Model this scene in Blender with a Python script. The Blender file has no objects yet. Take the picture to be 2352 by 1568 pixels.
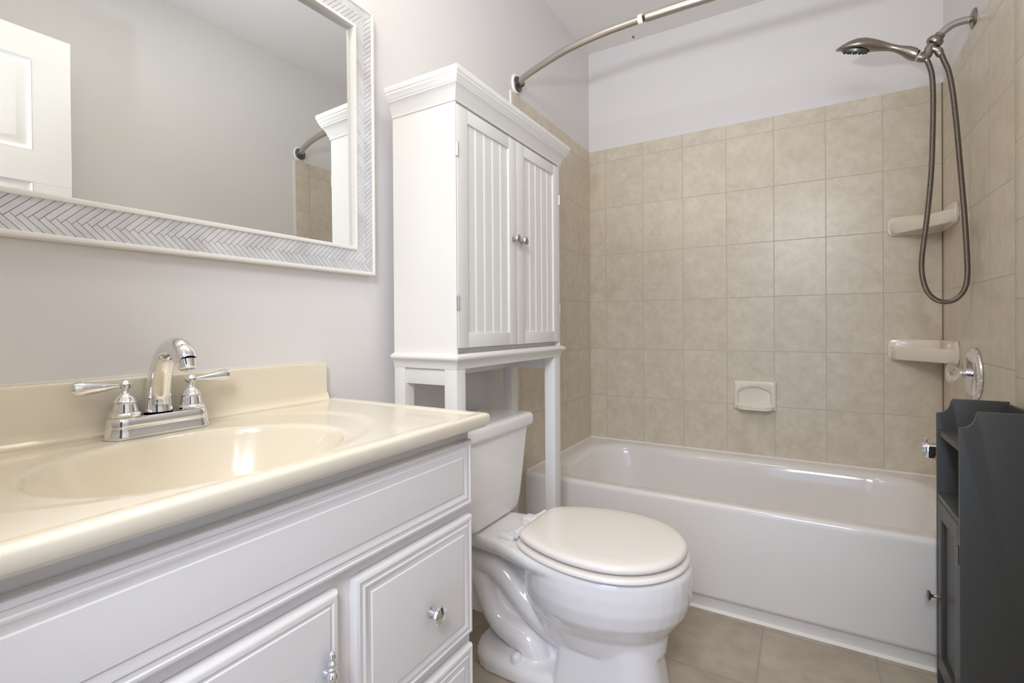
import bpy, bmesh, math, random
from mathutils import Vector, Matrix

random.seed(7)
C = bpy.context.scene.collection
scene = bpy.context.scene
PI = math.pi

# ------------------------------------------------------------------ camera
cam_d = bpy.data.cameras.new('camera')
cam = bpy.data.objects.new('camera', cam_d)
C.objects.link(cam)
right = Vector((0.8591283, 0.51171606, -0.00672546))
up = Vector((0.00389208, 0.00660809, 0.99997059))
fwd = Vector((-0.51174545, 0.85912922, -0.00368555))
rot = Matrix((right, up, -fwd)).transposed()
cam.matrix_world = Matrix.Translation((1.02627, -2.57296, 1.0)) @ rot.to_4x4()
cam_d.sensor_width = 36.0
cam_d.lens = 1128.5425 / 2352 * 36
cam_d.shift_y = -31.21 / 2352
cam_d.clip_start = 0.02
scene.camera = cam

# ------------------------------------------------------------------ view, world, lights
vs = scene.view_settings
vs.view_transform = 'Standard'
vs.look = 'None'
vs.gamma = 1
vs.use_curve_mapping = False
vs.exposure = 0.24
scene.cycles.max_bounces = 12
scene.cycles.diffuse_bounces = 8
scene.cycles.glossy_bounces = 6
scene.cycles.caustics_reflective = False
scene.cycles.caustics_refractive = False
scene.cycles.sample_clamp_indirect = 6

world = bpy.data.worlds.new('hall_daylight')
scene.world = world
world.use_nodes = True
world.node_tree.nodes['Background'].inputs[0].default_value = (0.86, 0.92, 1.0, 1)
world.node_tree.nodes['Background'].inputs[1].default_value = 0.08


def light(name, kind, loc, energy, color, size=0.1, target=None, size_y=None, spread=None):
    d = bpy.data.lights.new(name, kind)
    d.energy = energy
    d.color = color
    if kind == 'AREA':
        d.size = size
        if size_y:
            d.shape = 'RECTANGLE'
            d.size_y = size_y
        if spread:
            d.spread = spread
    else:
        d.shadow_soft_size = size
    o = bpy.data.objects.new(name, d)
    o.location = loc
    if target is not None:
        o.rotation_euler = (Vector(target) - Vector(loc)).to_track_quat('-Z', 'Y').to_euler()
    C.objects.link(o)
    return o


# three bulbs of the vanity fixture over the mirror, daylight from the hall, an added ceiling fill, the on-camera flash
for k, yy in enumerate((-2.36, -2.13, -1.90)):
    light('vanity_bulb_light', 'POINT', (0.17, yy, 2.12), 1.75, (1.0, 0.83, 0.58), 0.045)
light('ceiling_fill_light', 'AREA', (0.70, -1.75, 2.47), 2.9, (1.0, 0.985, 0.88), 0.30, (0.70, -1.75, 0))  # unseen fill added under the ceiling to balance the brightness
light('hall_lamp_light', 'AREA', (1.12, -3.2, 2.0), 24.0, (0.99, 0.99, 1.0), 0.6, (0.75, -0.8, 0.5), 0.6)
light('hall_daylight', 'AREA', (1.05, -3.5, 1.00), 11.0, (0.42, 0.60, 1.0), 0.9, (0.75, -0.8, 0.75), 1.9)
light('camera_flash', 'AREA', (0.86, -2.60, 1.28), 0.5, (1.0, 1.0, 1.0), 0.09, (0.75, 0, 1.25))
fl = light('camera_bounce_flash', 'SPOT', (0.72, -2.57, 1.36), 46.0, (0.98, 1.0, 1.0), 0.04, (0.70, -0.70, 2.6))
fl.data.spot_size = math.radians(75)
fl.data.spot_blend = 1.0
fl = light('camera_flash_spill', 'SPOT', (0.72, -2.57, 1.36), 20.0, (0.62, 0.80, 1.0), 0.04, (0.76, -2.05, 2.6))
fl.data.spot_size = math.radians(118)
fl.data.spot_blend = 1.0

# ------------------------------------------------------------------ materials


def new_mat(name):
    m = bpy.data.materials.new(name)
    m.use_nodes = True
    nt = m.node_tree
    return m, nt, nt.nodes['Principled BSDF']


def mat(name, col, rough=0.5, metal=0.0, coat=0.0, ior=None, noise=0.0, nscale=12.0, bump=0.0, bscale=80.0, transmission=0.0, sss=0.0):
    m, nt, b = new_mat(name)
    b.inputs['Base Color'].default_value = (*col, 1)
    b.inputs['Roughness'].default_value = rough
    b.inputs['Metallic'].default_value = metal
    b.inputs['Coat Weight'].default_value = coat
    b.inputs['Coat Roughness'].default_value = 0.06
    b.inputs['Transmission Weight'].default_value = transmission
    if ior:
        b.inputs['IOR'].default_value = ior
    tc = nt.nodes.new('ShaderNodeTexCoord')
    if noise > 0:
        n = nt.nodes.new('ShaderNodeTexNoise')
        n.inputs['Scale'].default_value = nscale
        n.inputs['Detail'].default_value = 5
        nt.links.new(tc.outputs['Object'], n.inputs['Vector'])
        r = nt.nodes.new('ShaderNodeMapRange')
        r.inputs[1].default_value = 0.25
        r.inputs[2].default_value = 0.75
        r.inputs[3].default_value = 1 - noise
        r.inputs[4].default_value = 1 + noise
        nt.links.new(n.outputs['Fac'], r.inputs[0])
        mx = nt.nodes.new('ShaderNodeVectorMath')
        mx.operation = 'SCALE'
        mx.inputs[0].default_value = col
        nt.links.new(r.outputs[0], mx.inputs['Scale'])
        nt.links.new(mx.outputs[0], b.inputs['Base Color'])
    if bump > 0:
        n2 = nt.nodes.new('ShaderNodeTexNoise')
        n2.inputs['Scale'].default_value = bscale
        n2.inputs['Detail'].default_value = 3
        nt.links.new(tc.outputs['Object'], n2.inputs['Vector'])
        bp = nt.nodes.new('ShaderNodeBump')
        bp.inputs['Strength'].default_value = bump
        bp.inputs['Distance'].default_value = 0.002
        nt.links.new(n2.outputs['Fac'], bp.inputs['Height'])
        nt.links.new(bp.outputs[0], b.inputs['Normal'])
    return m


def tile_mat(name, axes, u0, v0, w, h, grout, c1, c2, cg, rough=0.3, bump=0.16, nscale=14.0):
    """Stone-look ceramic tile: square-set grid with grout lines, mottled by noise. Object coordinates are world metres."""
    m, nt, b = new_mat(name)
    N, L = nt.nodes, nt.links
    tc = N.new('ShaderNodeTexCoord')
    sep = N.new('ShaderNodeSeparateXYZ')
    L.new(tc.outputs['Object'], sep.inputs[0])
    masks, cells = [], []
    for ax, o0, per in ((axes[0], u0, w), (axes[1], v0, h)):
        a = N.new('ShaderNodeMath'); a.operation = 'SUBTRACT'; a.inputs[1].default_value = o0
        L.new(sep.outputs[ax], a.inputs[0])
        d = N.new('ShaderNodeMath'); d.operation = 'DIVIDE'; d.inputs[1].default_value = per
        L.new(a.outputs[0], d.inputs[0])
        fl = N.new('ShaderNodeMath'); fl.operation = 'FLOOR'
        L.new(d.outputs[0], fl.inputs[0])
        cells.append(fl)
        # distance to the nearest joint in metres
        rd = N.new('ShaderNodeMath'); rd.operation = 'ROUND'
        L.new(d.outputs[0], rd.inputs[0])
        sb = N.new('ShaderNodeMath'); sb.operation = 'SUBTRACT'
        L.new(d.outputs[0], sb.inputs[0]); L.new(rd.outputs[0], sb.inputs[1])
        ab = N.new('ShaderNodeMath'); ab.operation = 'ABSOLUTE'
        L.new(sb.outputs[0], ab.inputs[0])
        ml = N.new('ShaderNodeMath'); ml.operation = 'MULTIPLY'; ml.inputs[1].default_value = per
        L.new(ab.outputs[0], ml.inputs[0])
        masks.append(ml)
    mn = N.new('ShaderNodeMath'); mn.operation = 'MINIMUM'
    L.new(masks[0].outputs[0], mn.inputs[0]); L.new(masks[1].outputs[0], mn.inputs[1])
    ms = N.new('ShaderNodeMapRange')
    ms.interpolation_type = 'SMOOTHSTEP'
    ms.inputs[1].default_value = grout * 0.35
    ms.inputs[2].default_value = grout * 1.0
    L.new(mn.outputs[0], ms.inputs[0])
    # per-tile tone
    cmb = N.new('ShaderNodeCombineXYZ')
    L.new(cells[0].outputs[0], cmb.inputs[0]); L.new(cells[1].outputs[0], cmb.inputs[1])
    wn = N.new('ShaderNodeTexWhiteNoise'); wn.noise_dimensions = '3D'
    L.new(cmb.outputs[0], wn.inputs['Vector'])
    offs = N.new('ShaderNodeVectorMath'); offs.operation = 'SCALE'; offs.inputs['Scale'].default_value = 4.0
    L.new(wn.outputs['Color'], offs.inputs[0])
    addv = N.new('ShaderNodeVectorMath'); addv.operation = 'ADD'
    L.new(tc.outputs['Object'], addv.inputs[0]); L.new(offs.outputs[0], addv.inputs[1])
    n1 = N.new('ShaderNodeTexNoise'); n1.inputs['Scale'].default_value = nscale; n1.inputs['Detail'].default_value = 7; n1.inputs['Roughness'].default_value = 0.62
    L.new(addv.outputs[0], n1.inputs['Vector'])
    n2 = N.new('ShaderNodeTexNoise'); n2.inputs['Scale'].default_value = nscale * 3.2; n2.inputs['Detail'].default_value = 6
    L.new(addv.outputs[0], n2.inputs['Vector'])
    sm = N.new('ShaderNodeMath'); sm.operation = 'MULTIPLY_ADD'; sm.inputs[1].default_value = 0.62
    L.new(n2.outputs['Fac'], sm.inputs[0]); L.new(n1.outputs['Fac'], sm.inputs[2])
    t1 = N.new('ShaderNodeMath'); t1.operation = 'MULTIPLY_ADD'; t1.inputs[1].default_value = 0.07
    L.new(wn.outputs['Value'], t1.inputs[0]); L.new(sm.outputs[0], t1.inputs[2])
    mr = N.new('ShaderNodeMapRange')
    mr.inputs[1].default_value = 0.58 ; mr.inputs[2].default_value = 1.12
    L.new(t1.outputs[0], mr.inputs[0])
    mx = N.new('ShaderNodeMix'); mx.data_type = 'RGBA'
    mx.inputs[6].default_value = (*c1, 1); mx.inputs[7].default_value = (*c2, 1)
    L.new(mr.outputs[0], mx.inputs[0])
    mg = N.new('ShaderNodeMix'); mg.data_type = 'RGBA'
    mg.inputs[6].default_value = (*cg, 1)
    L.new(ms.outputs[0], mg.inputs[0]); L.new(mx.outputs[2], mg.inputs[7])
    L.new(mg.outputs[2], b.inputs['Base Color'])
    rr = N.new('ShaderNodeMapRange')
    rr.inputs[3].default_value = 0.85; rr.inputs[4].default_value = rough
    L.new(ms.outputs[0], rr.inputs[0]); L.new(rr.outputs[0], b.inputs['Roughness'])
    hm = N.new('ShaderNodeMath'); hm.operation = 'MULTIPLY_ADD'; hm.inputs[1].default_value = 0.10
    L.new(n2.outputs['Fac'], hm.inputs[0]); L.new(ms.outputs[0], hm.inputs[2])
    bp = N.new('ShaderNodeBump'); bp.inputs['Strength'].default_value = bump; bp.inputs['Distance'].default_value = 0.001
    L.new(hm.outputs[0], bp.inputs['Height']); L.new(bp.outputs[0], b.inputs['Normal'])
    return m


TW, TH = 0.20229, 0.25456          # wall tile
TZ = 1.8924                        # joint under the top trim course
TILE1, TILE2, GROUT = (0.57, 0.505, 0.40), (0.70, 0.635, 0.53), (0.50, 0.452, 0.375)
M = {}
M['wall'] = mat('wall_paint', (0.745, 0.73, 0.735), 0.55, bump=0.08, bscale=260, noise=0.012, nscale=3)
M['ceiling'] = mat('ceiling_paint', (0.80, 0.785, 0.775), 0.8, bump=0.08, bscale=200)
M['tile_back'] = tile_mat('beige_wall_tile_back', ('X', 'Z'), 0.0966, TZ, TW, TH, 0.0022, TILE1, TILE2, GROUT)
M['tile_left'] = tile_mat('beige_wall_tile_left', ('Y', 'Z'), -0.172, TZ, TW, TH, 0.0022, TILE1, TILE2, GROUT)
M['tile_right'] = tile_mat('beige_wall_tile_right', ('Y', 'Z'), -0.382, TZ, TW, TH, 0.0022, TILE1, TILE2, GROUT)
M['tile_edge'] = tile_mat('beige_bullnose_tile', ('Y', 'Z'), -0.787, 1.0625, 0.5, 0.2045, 0.0022, TILE1, TILE2, GROUT)
M['floor'] = tile_mat('beige_floor_tile', ('X', 'Y'), 0.9055, -1.0725, 0.3012, 0.3012, 0.0042, (0.34, 0.285, 0.215), (0.50, 0.435, 0.345), (0.36, 0.325, 0.27), 0.38, 0.5, 6.0)
M['white_paint'] = mat('white_satin_paint', (0.80, 0.785, 0.765), 0.32, bump=0.05, bscale=150)
M['cab_white'] = mat('white_lacquer', (0.79, 0.78, 0.755), 0.34)
M['vanity_white'] = mat('white_thermofoil', (0.77, 0.75, 0.745), 0.34, noise=0.01, nscale=4)
M['frame_white'] = mat('white_frame_moulding', (0.84, 0.82, 0.79), 0.3)
M['marble'] = None
M['porcelain'] = mat('white_porcelain', (0.84, 0.83, 0.835), 0.07, coat=0.4)
M['seat'] = mat('bone_white_plastic', (0.87, 0.83, 0.785), 0.16, coat=0.2)
M['tub'] = mat('white_enamel', (0.78, 0.755, 0.735), 0.1, coat=0.3)
M['ceramic'] = mat('almond_ceramic', (0.78, 0.715, 0.62), 0.14, coat=0.3)
M['caulk'] = mat('white_caulk', (0.80, 0.77, 0.72), 0.6)
M['chrome'] = mat('polished_chrome', (0.86, 0.86, 0.87), 0.05, 1.0)
M['nickel'] = mat('brushed_nickel', (0.34, 0.305, 0.27), 0.28, 1.0)
M['steel'] = mat('satin_steel', (0.55, 0.52, 0.48), 0.28, 1.0)
M['darksteel'] = mat('dark_steel', (0.16, 0.165, 0.17), 0.35, 1.0)
M['galv'] = mat('bare_pipe_steel', (0.55, 0.55, 0.56), 0.3, 1.0)
M['rubber'] = mat('black_rubber', (0.02, 0.018, 0.016), 0.5)
M['glass'] = mat('clear_acrylic', (0.95, 0.94, 0.92), 0.22, transmission=1.0, ior=1.49)
M['mirror'] = mat('silvered_glass', (0.86, 0.88, 0.87), 0.0, 1.0)
M['grey'] = mat('charcoal_grey_paint', (0.062, 0.065, 0.064), 0.40, bump=0.04, bscale=120)
M['hinge'] = mat('nickel_hinge', (0.62, 0.61, 0.58), 0.3, 1.0)
M['dark_gap'] = mat('dark_hole', (0.01, 0.009, 0.008), 0.6)
M['white_plastic'] = mat('white_plastic', (0.86, 0.86, 0.86), 0.35)
M['brown'] = mat('brown_caulk', (0.20, 0.145, 0.095), 0.7)
M['rust'] = mat('rust_stain', (0.33, 0.22, 0.13), 0.8)


def cultured_marble():
    """Cream cultured marble, with a yellow stain behind the bowl near the backsplash end."""
    m, nt, b = new_mat('cream_cultured_marble')
    N, L = nt.nodes, nt.links
    tc = N.new('ShaderNodeTexCoord')
    n = N.new('ShaderNodeTexNoise'); n.inputs['Scale'].default_value = 5; n.inputs['Detail'].default_value = 4
    L.new(tc.outputs['Object'], n.inputs['Vector'])
    mx = N.new('ShaderNodeMix'); mx.data_type = 'RGBA'
    mx.inputs[6].default_value = (0.74, 0.68, 0.55, 1); mx.inputs[7].default_value = (0.80, 0.735, 0.61, 1)
    L.new(n.outputs['Fac'], mx.inputs[0])
    # stain: elongated blob
    mp = N.new('ShaderNodeMapping')
    mp.inputs['Location'].default_value = (-(0.046 - 0.24) / 0.014, -(-1.850 + 2.147) / 0.080, -(0.8230 - 0.795) / 0.1)
    mp.inputs['Scale'].default_value = (1 / 0.014, 1 / 0.080, 1 / 0.1)
    L.new(tc.outputs['Object'], mp.inputs[0])
    ln = N.new('ShaderNodeVectorMath'); ln.operation = 'LENGTH'
    L.new(mp.outputs[0], ln.inputs[0])
    r = N.new('ShaderNodeMapRange'); r.interpolation_type = 'SMOOTHSTEP'
    r.inputs[1].default_value = 0.15; r.inputs[2].default_value = 1.0; r.inputs[3].default_value = 0.75; r.inputs[4].default_value = 0.0
    L.new(ln.outputs['Value'], r.inputs[0])
    m2 = N.new('ShaderNodeMix'); m2.data_type = 'RGBA'
    L.new(r.outputs[0], m2.inputs[0]); L.new(mx.outputs[2], m2.inputs[6])
    m2.inputs[7].default_value = (0.72, 0.52, 0.22, 1)
    L.new(m2.outputs[2], b.inputs['Base Color'])
    b.inputs['Roughness'].default_value = 0.16
    b.inputs['Coat Weight'].default_value = 0.25
    b.inputs['Subsurface Weight'].default_value = 0.0
    return m


M['marbletop'] = cultured_marble()


def mosaic():
    m, nt, b = new_mat('grey_marble_mosaic')
    N, L = nt.nodes, nt.links
    tc = N.new('ShaderNodeTexCoord')
    geo = N.new('ShaderNodeNewGeometry')
    n = N.new('ShaderNodeTexNoise'); n.inputs['Scale'].default_value = 16; n.inputs['Detail'].default_value = 6
    L.new(tc.outputs['Object'], n.inputs['Vector'])
    ad = N.new('ShaderNodeMath'); ad.operation = 'MULTIPLY_ADD'; ad.inputs[1].default_value = 0.18
    L.new(geo.outputs['Random Per Island'], ad.inputs[0]); L.new(n.outputs['Fac'], ad.inputs[2])
    r = N.new('ShaderNodeMapRange'); r.inputs[1].default_value = 0.35; r.inputs[2].default_value = 0.85
    L.new(ad.outputs[0], r.inputs[0])
    mx = N.new('ShaderNodeMix'); mx.data_type = 'RGBA'
    mx.inputs[6].default_value = (0.52, 0.52, 0.545, 1); mx.inputs[7].default_value = (0.72, 0.72, 0.745, 1)
    L.new(r.outputs[0], mx.inputs[0]); L.new(mx.outputs[2], b.inputs['Base Color'])
    b.inputs['Roughness'].default_value = 0.3
    return m


M['marble'] = mosaic()
M['mosaic_grout'] = mat('grey_mosaic_grout', (0.40, 0.40, 0.41), 0.7)


def hose_mat():
    m, nt, b = new_mat('ribbed_metal_hose')
    N, L = nt.nodes, nt.links
    b.inputs['Base Color'].default_value = (0.22, 0.19, 0.165, 1)
    b.inputs['Metallic'].default_value = 1
    b.inputs['Roughness'].default_value = 0.26
    tc = N.new('ShaderNodeTexCoord')
    w = N.new('ShaderNodeTexWave'); w.wave_type = 'BANDS'; w.bands_direction = 'Z'; w.inputs['Scale'].default_value = 90
    L.new(tc.outputs['Object'], w.inputs['Vector'])
    bp = N.new('ShaderNodeBump'); bp.inputs['Strength'].default_value = 0.6; bp.inputs['Distance'].default_value = 0.001
    L.new(w.outputs['Fac'], bp.inputs['Height']); L.new(bp.outputs[0], b.inputs['Normal'])
    return m


M['hose'] = hose_mat()

# ------------------------------------------------------------------ object helpers
ORG = {}


def link(o, parent, loc):
    C.objects.link(o)
    if parent is not None:
        o.parent = parent
        o.location = Vector(loc) - ORG[parent.name]
    else:
        o.location = loc
    ORG[o.name] = Vector(loc)


def thing(name, label, cat, loc):
    o = bpy.data.objects.new(name, None)
    o.empty_display_size = 0.05
    link(o, None, loc)
    o['label'] = label
    o['category'] = cat
    return o


def obj(name, bm, m, parent=None, label=None, smooth=35, loc=None):
    """Link a bmesh written in world metres as one mesh object."""
    if loc is None:
        loc = ORG[parent.name].copy() if parent is not None else Vector((0, 0, 0))
    loc = Vector(loc)
    bmesh.ops.recalc_face_normals(bm, faces=bm.faces[:])
    bmesh.ops.translate(bm, verts=bm.verts[:], vec=-loc)
    me = bpy.data.meshes.new(name)
    bm.to_mesh(me)
    bm.free()
    me.materials.append(m)
    if smooth:
        me.polygons.foreach_set('use_smooth', [True] * len(me.polygons))
        me.set_sharp_from_angle(angle=math.radians(smooth))
    o = bpy.data.objects.new(name, me)
    link(o, parent, loc)
    if label:
        o['label'] = label
    return o


def struct(name, bm, m, loc=None):
    o = obj(name, bm, m, None, loc=loc)
    o['kind'] = 'structure'
    return o


def BM():
    return bmesh.new()


BOXN = {}


def box(bm, x0, x1, y0, y1, z0, z1, bev=0.0, seg=2):
    # boxes that share a mesh step in by hundredths of a millimetre so that no two faces coincide
    k = BOXN.get(id(bm), 0) if len(bm.verts) else 0
    BOXN[id(bm)] = k + 1
    e = 0.00011 * (k % 9)
    x0, x1, y0, y1, z0, z1 = x0 + e, x1 - e, y0 + e, y1 - e, z0 + e, z1 - e
    r = bmesh.ops.create_cube(bm, size=1.0)
    vs_ = r['verts']
    for v in vs_:
        v.co = Vector(((x0 + x1) / 2 + v.co.x * (x1 - x0), (y0 + y1) / 2 + v.co.y * (y1 - y0), (z0 + z1) / 2 + v.co.z * (z1 - z0)))
    if bev > 0:
        es = list({e for v in vs_ for e in v.link_edges})
        bmesh.ops.bevel(bm, geom=es, offset=bev, segments=seg, affect='EDGES', profile=0.6)
    return bm


def loft(bm, rings, cap0=True, cap1=True, closed=True):
    """rings: lists of points with equal length."""
    vr = [[bm.verts.new(p) for p in r] for r in rings]
    n = len(vr[0])
    for a, b_ in zip(vr, vr[1:]):
        for i in range(n if closed else n - 1):
            j = (i + 1) % n
            bm.faces.new((a[i], a[j], b_[j], b_[i]))
    if cap0:
        bm.faces.new(vr[0])
    if cap1:
        bm.faces.new(vr[-1][::-1])
    return vr


def frame_of(d, ref=(0, 0, 1)):
    d = Vector(d).normalized()
    ref = Vector(ref)
    if abs(d.dot(ref)) > 0.97:
        ref = Vector((1, 0, 0))
    a = d.cross(ref).normalized()
    b_ = a.cross(d).normalized()
    return a, b_


def lathe(bm, origin, axis, prof, n=32, scale2=1.0):
    """prof: list of (distance along axis, radius)."""
    o = Vector(origin)
    d = Vector(axis).normalized()
    a, b_ = frame_of(d)
    rings = []
    for t, r in prof:
        r = max(r, 0.0002)
        rings.append([o + d * t + a * (r * math.cos(2 * PI * i / n)) + b_ * (r * scale2 * math.sin(2 * PI * i / n)) for i in range(n)])
    loft(bm, rings)
    return bm


def catmull(pts, k=8):
    P = [Vector(p) for p in pts]
    P = [2 * P[0] - P[1]] + P + [2 * P[-1] - P[-2]]
    out = []
    for i in range(1, len(P) - 2):
        p0, p1, p2, p3 = P[i - 1], P[i], P[i + 1], P[i + 2]
        for s in range(k):
            t = s / k
            out.append(0.5 * ((2 * p1) + (-p0 + p2) * t + (2 * p0 - 5 * p1 + 4 * p2 - p3) * t * t + (-p0 + 3 * p1 - 3 * p2 + p3) * t ** 3))
    out.append(P[-2])
    return out


def tube(bm, pts, rad, n=16, k=8, ry=None):
    """Swept round tube; rad a number or one radius per control point."""
    if not hasattr(rad, '__len__'):
        rad = [rad] * len(pts)
    path = catmull(pts, k)
    rr = [v.x for v in catmull([(r, 0, 0) for r in rad], k)]
    a = None
    rings = []
    for i, p in enumerate(path):
        d = (path[min(i + 1, len(path) - 1)] - path[max(i - 1, 0)]).normalized()
        if a is None:
            a, b_ = frame_of(d)
        else:
            a = (a - d * a.dot(d)).normalized()
            b_ = d.cross(a).normalized()
        rings.append([p + a * (rr[i] * math.cos(2 * PI * j / n)) + b_ * (rr[i] * math.sin(2 * PI * j / n)) for j in range(n)])
    loft(bm, rings)
    return bm


def prism(bm, poly, axis, t0, t1, bev=0.0, seg=2):
    """poly: 2D points; axis 'X','Y' or 'Z' is the extrusion axis."""
    def P(p, t):
        return {'X': (t, p[0], p[1]), 'Y': (p[0], t, p[1]), 'Z': (p[0], p[1], t)}[axis]
    vr = loft(bm, [[P(p, t0) for p in poly], [P(p, t1) for p in poly]])
    if bev > 0:
        es = set()
        for ring in vr:
            n = len(ring)
            for i in range(n):
                e = bm.edges.get((ring[i], ring[(i + 1) % n]))
                if e:
                    es.add(e)
        bmesh.ops.bevel(bm, geom=list(es), offset=bev, segments=seg, affect='EDGES', profile=0.6)
    return bm


def rrect(x0, x1, y0, y1, r, n=8):
    """rounded rectangle outline, 4*(n+1) points counter-clockwise"""
    out = []
    for cx, cy, a0 in ((x1 - r, y1 - r, 0), (x0 + r, y1 - r, 90), (x0 + r, y0 + r, 180), (x1 - r, y0 + r, 270)):
        for i in range(n + 1):
            a = math.radians(a0 + 90 * i / n)
            out.append((cx + r * math.cos(a), cy + r * math.sin(a)))
    return out


def panel_front(bm, x, y0, y1, z0, z1, prof):
    """Raised furniture front facing +x: prof is a list of (inset, height above x)."""
    rings = []
    for ins, h in prof:
        rings.append([(x + h, y0 + ins, z0 + ins), (x + h, y1 - ins, z0 + ins), (x + h, y1 - ins, z1 - ins), (x + h, y0 + ins, z1 - ins)])
    loft(bm, rings)
    return bm


def moulding(bm, x0, x1, y0, y1, prof, top_cap=True):
    """Moulding round the left, front (+x) and right faces of a box; prof: (outward offset, z), bottom to top."""
    rings = []
    for o, z in prof:
        rings.append([(x0, y0 - o, z), (x1 + o, y0 - o, z), (x1 + o, y1 + o, z), (x0, y1 + o, z)])
    loft(bm, rings)
    return bm


# ------------------------------------------------------------------ room
W, ZC = 1.506, 2.5046
YE = -2.62                                    # inner face of the entry wall
TE = -0.845                                   # where the wall tile ends
ZT = 1.9590                                   # top of the wall tile
struct('floor', box(BM(), -0.12, W + 0.12, -3.9, 0.12, -0.1, 0.0), M['floor'])
ceil = struct('ceiling', box(BM(), -0.12, W + 0.12, -3.9, 0.12, ZC, ZC + 0.1), M['ceiling'])
wl = struct('wall_left', box(BM(), -0.12, 0.0, YE - 0.12, 0.12, 0, ZC), M['wall'])
wb = struct('wall_back', box(BM(), 0.0, W, 0.0, 0.12, 0, ZC), M['wall'])
wr = struct('wall_right', box(BM(), W, W + 0.12, YE - 0.12, 0.12, 0, ZC), M['wall'])
bm = BM()
DX0, DX1, DZ = 0.56, 1.32, 2.06                # doorway in the entry wall
box(bm, 0.0, DX0, YE - 0.12, YE, 0, ZC)
box(bm, DX1, W, YE - 0.12, YE, 0, ZC)
box(bm, DX0, DX1, YE - 0.12, YE, DZ, ZC)
struct('wall_entry', bm, M['wall'])
bm = BM()
box(bm, DX0 - 0.06, DX0, YE, YE + 0.014, 0, DZ + 0.06, 0.003)
box(bm, DX0 - 0.06, DX1, YE, YE + 0.014, DZ, DZ + 0.06, 0.003)
box(bm, DX0, DX0 + 0.012, YE - 0.12, YE, 0, DZ, 0.002)
box(bm, DX1 - 0.012, DX1, YE - 0.12, YE, 0, DZ, 0.002)
struct('trim_1', bm, M['white_paint'])
bm = BM()
prism(bm, [(0.0, 0.0), (0.014, 0.0), (0.014, 0.07), (0.009, 0.085), (0.004, 0.09), (0.0, 0.09)], 'Y', -1.755, TE - 0.01)
struct('baseboard_left', bm, M['white_paint'])
bm = BM()
prism(bm, [(W, 0.0), (W - 0.014, 0.0), (W - 0.014, 0.07), (W - 0.009, 0.085), (W - 0.004, 0.09), (W, 0.09)], 'Y', YE + 0.01, TE - 0.2)
struct('baseboard_right', bm, M['white_paint'])

# tile cladding of the alcove: parts of the walls
T = 0.004
obj('tile_cladding', box(BM(), 0.0, W, -T, 0.0, 0.30, ZT), M['tile_back'], wb)
obj('tile_cladding', box(BM(), 0.0, T, -0.787, -T, 0.0, ZT), M['tile_left'], wl)
obj('tile_cladding', box(BM(), W - T, W, -0.787, -T, 0.0, ZT), M['tile_right'], wr)
TR_E = -0.875
for wall, x0, x1, te in ((wl, 0.0, T, TE), (wr, W - T, W, TR_E)):
    obj('bullnose_tile', box(BM(), x0, x1, te, -0.787, 0.0, ZT, 0.0015), M['tile_edge'], wall)
obj('caulk_bead', box(BM(), 0.0, T + 0.002, TE - 0.011, TE, 0.0, ZT), M['caulk'], wl, 'white caulk strip down the tile edge')
obj('caulk_bead', box(BM(), W - T - 0.002, W, TR_E - 0.011, TR_E, 0.0, ZT), M['caulk'], wr, 'white caulk strip down the tile edge')
bm = BM()
box(bm, W - T - 0.003, W - T + 0.001, -T - 0.003, -T + 0.001, 0.37, ZT)
obj('corner_caulk', bm, M['brown'], wr, 'dark brown caulk line in the tiled corner')
bm = BM()
lathe(bm, (0.263, -0.035, ZC + 0.001), (0, 0, -1), [(0, 0.014), (0.002, 0.013), (0.0028, 0.005)], 10, 0.5)
obj('paint_blemish', bm, M['rust'], ceil, 'small brown blemish on the ceiling above the tub')

# open panelled door, seen in the mirror
bm = BM()
dx, dy0, dy1, dz1 = 1.272, -2.60, -1.912, 2.045
rails = [(0.02, 0.24), (0.84, 0.97), (1.52, 1.63), (dz1 - 0.10, dz1)]
box(bm, dx + 0.008, dx + 0.03, dy0, dy1, 0.012, dz1)
for z0, z1 in rails:
    box(bm, dx, dx + 0.038, dy0, dy1, max(z0, 0.012), z1)
ym = (dy0 + dy1) / 2
for y0, y1 in ((dy0, dy0 + 0.105), (ym - 0.05, ym + 0.05), (dy1 - 0.105, dy1)):
    box(bm, dx, dx + 0.038, y0, y1, 0.012, dz1)
for (a, b_) in zip(rails, rails[1:]):
    for y0, y1 in ((dy0 + 0.105, ym - 0.05), (ym + 0.05, dy1 - 0.105)):
        z0, z1 = a[1], b_[0]
        rings = []
        for ins, h in ((0.0, 0.0), (0.012, 0.0075), (0.018, 0.0078), (0.036, 0.0022), (0.040, 0.002)):
            rings.append([(dx + h, y0 + ins, z0 + ins), (dx + h, y1 - ins, z0 + ins), (dx + h, y1 - ins, z1 - ins), (dx + h, y0 + ins, z1 - ins)])
        loft(bm, rings, cap0=False)
door = struct('door_1', bm, M['white_paint'], loc=(dx, dy0, 0))
bm = BM()
lathe(bm, (dx + 0.001, dy1 - 0.06, 0.95), (-1, 0, 0), [(0, 0.032), (0.006, 0.031), (0.010, 0.014), (0.03, 0.013), (0.036, 0.024), (0.048, 0.029), (0.058, 0.024), (0.062, 0.0)], 24)
obj('door_knob', bm, M['nickel'], door, 'nickel door knob')

# ------------------------------------------------------------------ framed mirror
MY0, MY1, MZ0, MZ1 = -2.56, -1.6156, 1.1385, 1.848
FW = 0.0705
mir = thing('wall_mirror', 'large rectangular wall mirror framed in grey herringbone mosaic above the sink', 'mirror', (0.002, (MY0 + MY1) / 2, MZ0))
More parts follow.
